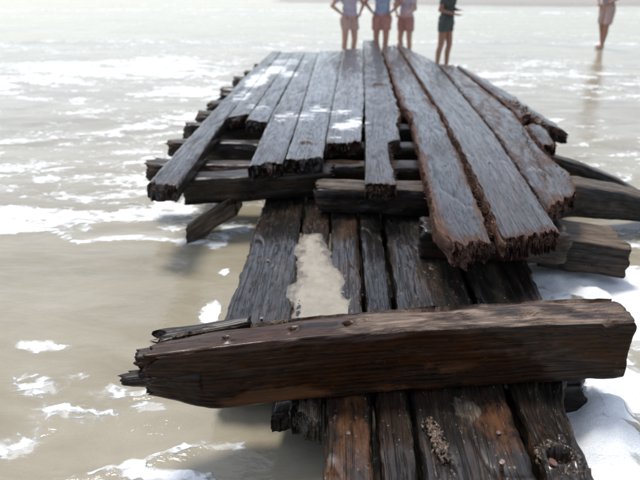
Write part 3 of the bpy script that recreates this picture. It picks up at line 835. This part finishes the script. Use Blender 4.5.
body = timber('beam', [(-.80, 2.245, .585), (-.2, 2.415, .60), (.26, 2.495, .60), (.9, 2.60, .60), (1.285, 2.645, .60)],
              [(-.80, 2.085, .575), (-.2, 2.195, .60), (.26, 2.278, .60), (.9, 2.365, .60), (1.315, 2.405, .595)], (.325, .335, .335, .33, .315), M['timber'], loose,
              seg=.012, lat=.008, jag=(.06, .010), jf=.8, tint=beam_tint, rag=(.010, .006), round_=.010, low=.004, grain=.0007, crack=.003, top_wear=lambda P: .10 + .34 * sstep(-.25, .2, P[..., 0] + .15 * fbm(P[..., 0] * 5, P[..., 1] * 9, 0 * P[..., 0], 3, 3)) + .22 * fbm(P[..., 0] * 9, P[..., 1] * 20, 0 * P[..., 0], 13, 4), wear=(.4, .1, .3, .2), top_fn=lt_shape, seed=400, dents=[(.02, 2.33, .022, .025, .1), (.10, 2.37, .014, .02, .1), (-.22, 2.28, .02, .02, .3), (.55, 2.44, .018, .02, .1), (.86, 2.46, .03, .015, .2), (-.5, 2.22, .02, .02, .1)])
timber('splinter_slab', [(-.83, 2.315, .575), (-.42, 2.40, .60)], [(-.80, 2.215, .56), (-.42, 2.34, .59)], (.06, .05), M['timber'], loose, seg=.012, lat=.007, jag=(.05, .01), round_=.01, wear=(.1, .1, .2, .1), top_wear=.1, label='dark splinter standing clear of the broken end')
timber('splinter_slab', [(-.87, 2.20, .545), (-.6, 2.25, .57)], [(-.88, 2.12, .53), (-.6, 2.15, .55)], (.04, .08), M['timber'], loose, seg=.012, lat=.007, jag=(.04, .01), round_=.010, wear=(.1, .1, .2, .1))
timber('splinter_slab', [(-.90, 2.15, .47), (-.6, 2.2, .50)], [(-.91, 2.07, .46), (-.6, 2.115, .48)], (.045, .10), M['timber'], loose, seg=.012, lat=.007, jag=(.045, .01), round_=.010, wear=(.1, .1, .2, .1))
timber('splinter_slab', [(-.84, 2.17, .41), (-.55, 2.2, .44)], [(-.85, 2.085, .40), (-.55, 2.135, .42)], (.035, .08), M['timber'], loose, seg=.012, lat=.007, jag=(.04, .01), round_=.010, wear=(.1, .1, .2, .1))
splinters(loose.children[0], [(150, (-.81, 2.09, .44), (-.79, 2.22, .57), (-1, -.2, 0), (.03, .10), .25)], M['timber'], 21)

# ------------------------------------------------------------------ people
SKIN = {}
for nm, c_ in (('pale', (0.42, 0.235, 0.165)), ('tan', (0.33, 0.165, 0.105)), ('brown', (0.24, 0.115, 0.070))):
    t = NT('skin_' + nm)
    oc = t.n('ShaderNodeTexCoord').outputs['Object']
    t.p(Base_Color=t.ramp(t.noise(oc, 14, 4), [(.3, tuple(v * .85 for v in c_)), (.7, tuple(v * 1.12 for v in c_))]), Roughness=.45, Subsurface_Weight=.08)
    SKIN[nm] = t.m


def capsule(bm, a, b, ra, rb, seg=14):
    a, b = Vector(a), Vector(b)
    ax = (b - a)
    ln = ax.length
    q = ax.to_track_quat('Z', 'Y').to_matrix().to_4x4()
    bmesh.ops.create_cone(bm, cap_ends=True, segments=seg, radius1=ra, radius2=rb, depth=ln, matrix=Matrix.Translation((a + b) / 2) @ q)
    for p, r_ in ((a, ra), (b, rb)):
        bmesh.ops.create_uvsphere(bm, u_segments=seg, v_segments=8, radius=r_, matrix=Matrix.Translation(p))


def ellip(bm, c, rx, ry, rz, rot=None):
    m_ = Matrix.Translation(c) @ (rot.to_4x4() if rot else Matrix.Identity(4)) @ Matrix.Diagonal((rx, ry, rz, 1))
    bmesh.ops.create_uvsphere(bm, u_segments=18, v_segments=12, radius=1.0, matrix=m_)


def person(loc, face, h, skin, top, shorts, hair, label, stance=.11, step=0.0, hem=.36, arms=((.30, .02, 1.12, .30, -.10, .90), (.30, .02, 1.12, .30, -.10, .90)), shirt_sleeve=.5, lean=0.0, long_hair=False):
    """figure facing local -Y; face = rotation about Z"""
    root = empty('person', loc, label, 'person', 'people standing in the surf behind the wreck')
    k = h / 1.74
    bm = bmesh.new()
    L_ = lambda y, z: y - lean * max(0, z - .95)
    hips = {s: Vector((s * .09, 0, .90)) for s in (-1, 1)}
    knee = {s: Vector((s * (.085 + stance * .25), -.02 - s * step * .5, .50)) for s in (-1, 1)}
    ank = {s: Vector((s * stance, .02 - s * step, .085)) for s in (-1, 1)}
    for s in (-1, 1):
        capsule(bm, hips[s], knee[s], .092, .060)
        cm = knee[s].lerp(ank[s], .35) + Vector((0, .018, 0))
        capsule(bm, knee[s], cm, .056, .056)
        capsule(bm, cm, ank[s], .054, .036)
        f = ank[s]
        ellip(bm, f + Vector((0, .03, -.045)), .036, .045, .036)
        ellip(bm, f + Vector((s * .01, -.07, -.052)), .043, .115, .030)
        for q in range(5):
            ellip(bm, f + Vector((s * (.028 - .018 * q) + s * .008, -.165 + .012 * q, -.064)), .012, .026, .014)
    ellip(bm, (0, 0, .95), .165, .115, .12)
    ellip(bm, (0, L_(0, 1.10), 1.10), .140, .100, .16)
    ellip(bm, (0, L_(0, 1.29), 1.29), .165, .112, .17)
    for s in (-1, 1):
        ellip(bm, (s * .10, L_(0, 1.40), 1.40), .10, .075, .07)
    capsule(bm, (0, L_(.01, 1.42), 1.42), (0, L_(-.01, 1.56), 1.56), .062, .052)
    hc = Vector((0, L_(-.02, 1.63), 1.635))
    ellip(bm, hc + Vector((0, .01, .02)), .076, .096, .095)
    ellip(bm, hc + Vector((0, -.025, -.045)), .058, .068, .070)
    ellip(bm, hc + Vector((0, -.098, -.012)), .013, .018, .024)
    ellip(bm, hc + Vector((0, -.088, -.055)), .024, .012, .008)
    for s in (-1, 1):
        ellip(bm, hc + Vector((s * .078, .01, -.005)), .010, .020, .032)
        ex_, ey_, ez_, wx_, wy_, wz_ = arms[0 if s < 0 else 1]
        sh = Vector((s * .185, L_(0, 1.40), 1.40))
        el = Vector((s * ex_, L_(ey_, ez_), ez_))
        wr = Vector((s * wx_, L_(wy_, wz_), wz_))
        capsule(bm, sh, el, .050, .038)
        capsule(bm, el, wr, .039, .026)
        d = (wr - el).normalized()
        side = Vector((0, 1, 0)) - d * d.y
        side.normalize()
        nrm_ = d.cross(side)
        pc = wr + d * .055
        rot = Matrix((side, nrm_, d)).transposed()
        ellip(bm, pc, .038, .016, .055, rot)
        for q, (o_, ln) in enumerate(((-.030, .062), (-.010, .075), (.010, .072), (.029, .056))):
            b0 = wr + d * .09 + side * o_
            b1 = b0 + d * ln * .55 + nrm_ * -s * .006
            b2 = b1 + d * ln * .40 + nrm_ * -s * .018
            capsule(bm, b0, b1, .0095, .009, 8)
            capsule(bm, b1, b2, .009, .0078, 8)
        b0 = wr + d * .035 - side * .030
        b1 = b0 + d * .03 - side * .028
        capsule(bm, b0, b1, .012, .0105, 8)
        capsule(bm, b1, b1 + d * .032 - side * .006, .0105, .009, 8)
    body_ = remesh('body', bm, .009, skin, root, 3)
    parts = [body_]
    # shorts
    bm = bmesh.new()
    ellip(bm, (0, 0, .955), .178, .128, .115)
    for s in (-1, 1):
        kn = hips[s].lerp(knee[s], hem / .40)
        capsule(bm, hips[s], kn, .108, .098)
    bmesh.ops.bisect_plane(bm, geom=bm.verts[:] + bm.edges[:] + bm.faces[:], plane_co=(0, 0, .90 - hem), plane_no=(0, 0, -1), clear_outer=True)
    bmesh.ops.holes_fill(bm, edges=[e for e in bm.edges if e.is_boundary])
    parts.append(remesh('shorts', bm, .012, shorts, root, 2, .016, h))
    if top is not None:
        bm = bmesh.new()
        ellip(bm, (0, L_(0, .98), .98), .178, .130, .09)
        ellip(bm, (0, L_(0, 1.10), 1.10), .160, .116, .17)
        ellip(bm, (0, L_(0, 1.29), 1.29), .180, .125, .17)
        for s in (-1, 1):
            ellip(bm, (s * .10, L_(0, 1.40), 1.40), .112, .086, .078)
            ex_, ey_, ez_, *_r = arms[0 if s < 0 else 1]
            sh = Vector((s * .185, L_(0, 1.40), 1.40))
            el = Vector((s * ex_, L_(ey_, ez_), ez_))
            capsule(bm, sh, sh.lerp(el, shirt_sleeve), .064, .060)
        parts.append(remesh('shirt', bm, .012, top, root, 2, .016, h + .3))
    bm = bmesh.new()
    ellip(bm, hc + Vector((0, .028, .045)), .084, .094, .088)
    if long_hair:
        ellip(bm, hc + Vector((0, .07, -.06)), .075, .045, .14)
    parts.append(remesh('hair', bm, .010, hair, root, 2, .012, h))
    for s in (-1, 1):
        bm = bmesh.new()
        ellip(bm, hc + Vector((s * .030, -.078, .008)), .011, .010, .007)
        me = bpy.data.meshes.new('eye')
        bm.to_mesh(me)
        bm.free()
        me.materials.append(M['eye'])
        e_ = bpy.data.objects.new('eye', me)
        COL.objects.link(e_)
        e_.parent = root
    root.scale = (k, k, k)
    root.rotation_euler = (0, 0, face)
    return root


M['eye'] = simple_mat('eye_dark', (.03, .022, .018), .15, .2)
M['hair_dark'] = simple_mat('hair_dark', (.035, .022, .015), .5, .5, 60, .006)
M['hair_fair'] = simple_mat('hair_fair', (.22, .14, .07), .5, .5, 60, .006)
M['cloth_blue'] = simple_mat('cloth_blue', (.25, .29, .38), .85, .2, 25, .004)
M['cloth_lilac'] = simple_mat('cloth_lilac', (.42, .36, .42), .85, .2, 25, .004)
M['cloth_red'] = simple_mat('cloth_red', (.36, .18, .16), .85, .2, 25, .004)
M['cloth_pink'] = simple_mat('cloth_pink', (.42, .29, .26), .85, .2, 25, .004)
M['cloth_dark'] = simple_mat('cloth_dark', (.045, .055, .050), .85, .3, 25, .004)
M['cloth_grey'] = simple_mat('cloth_grey', (.26, .22, .22), .85, .2, 25, .004)

hang = ((.27, .02, 1.12, .29, -.08, .88), (.25, .05, 1.12, .27, -.02, .87))
akimbo = ((.37, .06, 1.17, .19, -.08, 1.0), (.36, .05, 1.18, .20, -.07, 1.01))
mixed = ((.36, .06, 1.17, .19, -.08, 1.0), (.28, -.06, 1.14, .22, -.24, 1.05))
fold = ((.26, .02, 1.13, .06, -.17, 1.06), (.26, .02, 1.13, .06, -.17, 1.12))
person((.02, 12.95, 0), R(28), 1.66, SKIN['pale'], M['cloth_lilac'], M['cloth_pink'], M['hair_fair'], 'person in lilac shirt and pink shorts, leftmost of three behind the wreck', stance=.085, hem=.20, arms=akimbo, lean=-.12, step=.03)
person((.66, 13.1, 0), R(-12), 1.72, SKIN['tan'], M['cloth_blue'], M['cloth_red'], M['hair_dark'], 'person in blue shirt and red shorts, between two others behind the wreck', stance=.07, hem=.25, arms=akimbo, step=.04)
person((1.16, 13.3, 0), R(-40), 1.60, SKIN['pale'], M['cloth_lilac'], M['cloth_red'], M['hair_fair'], 'person in lilac shirt and red shorts at the tall plank end', stance=.075, hem=.24, arms=mixed, long_hair=True, lean=.1, step=-.05)
person((1.80, 12.2, 0), R(55), 1.72, SKIN['brown'], M['cloth_dark'], M['cloth_dark'], M['hair_dark'], 'person in dark shirt and dark shorts standing alone behind the wreck', stance=.06, hem=.16, arms=fold, step=.07, lean=.08)
person((5.95, 15.45, 0), R(-60), 1.70, SKIN['tan'], M['cloth_grey'], M['cloth_pink'], M['hair_dark'], 'person in grey shirt and pink shorts wading alone far right', stance=.075, hem=.34, arms=mixed, step=.08, lean=.1)
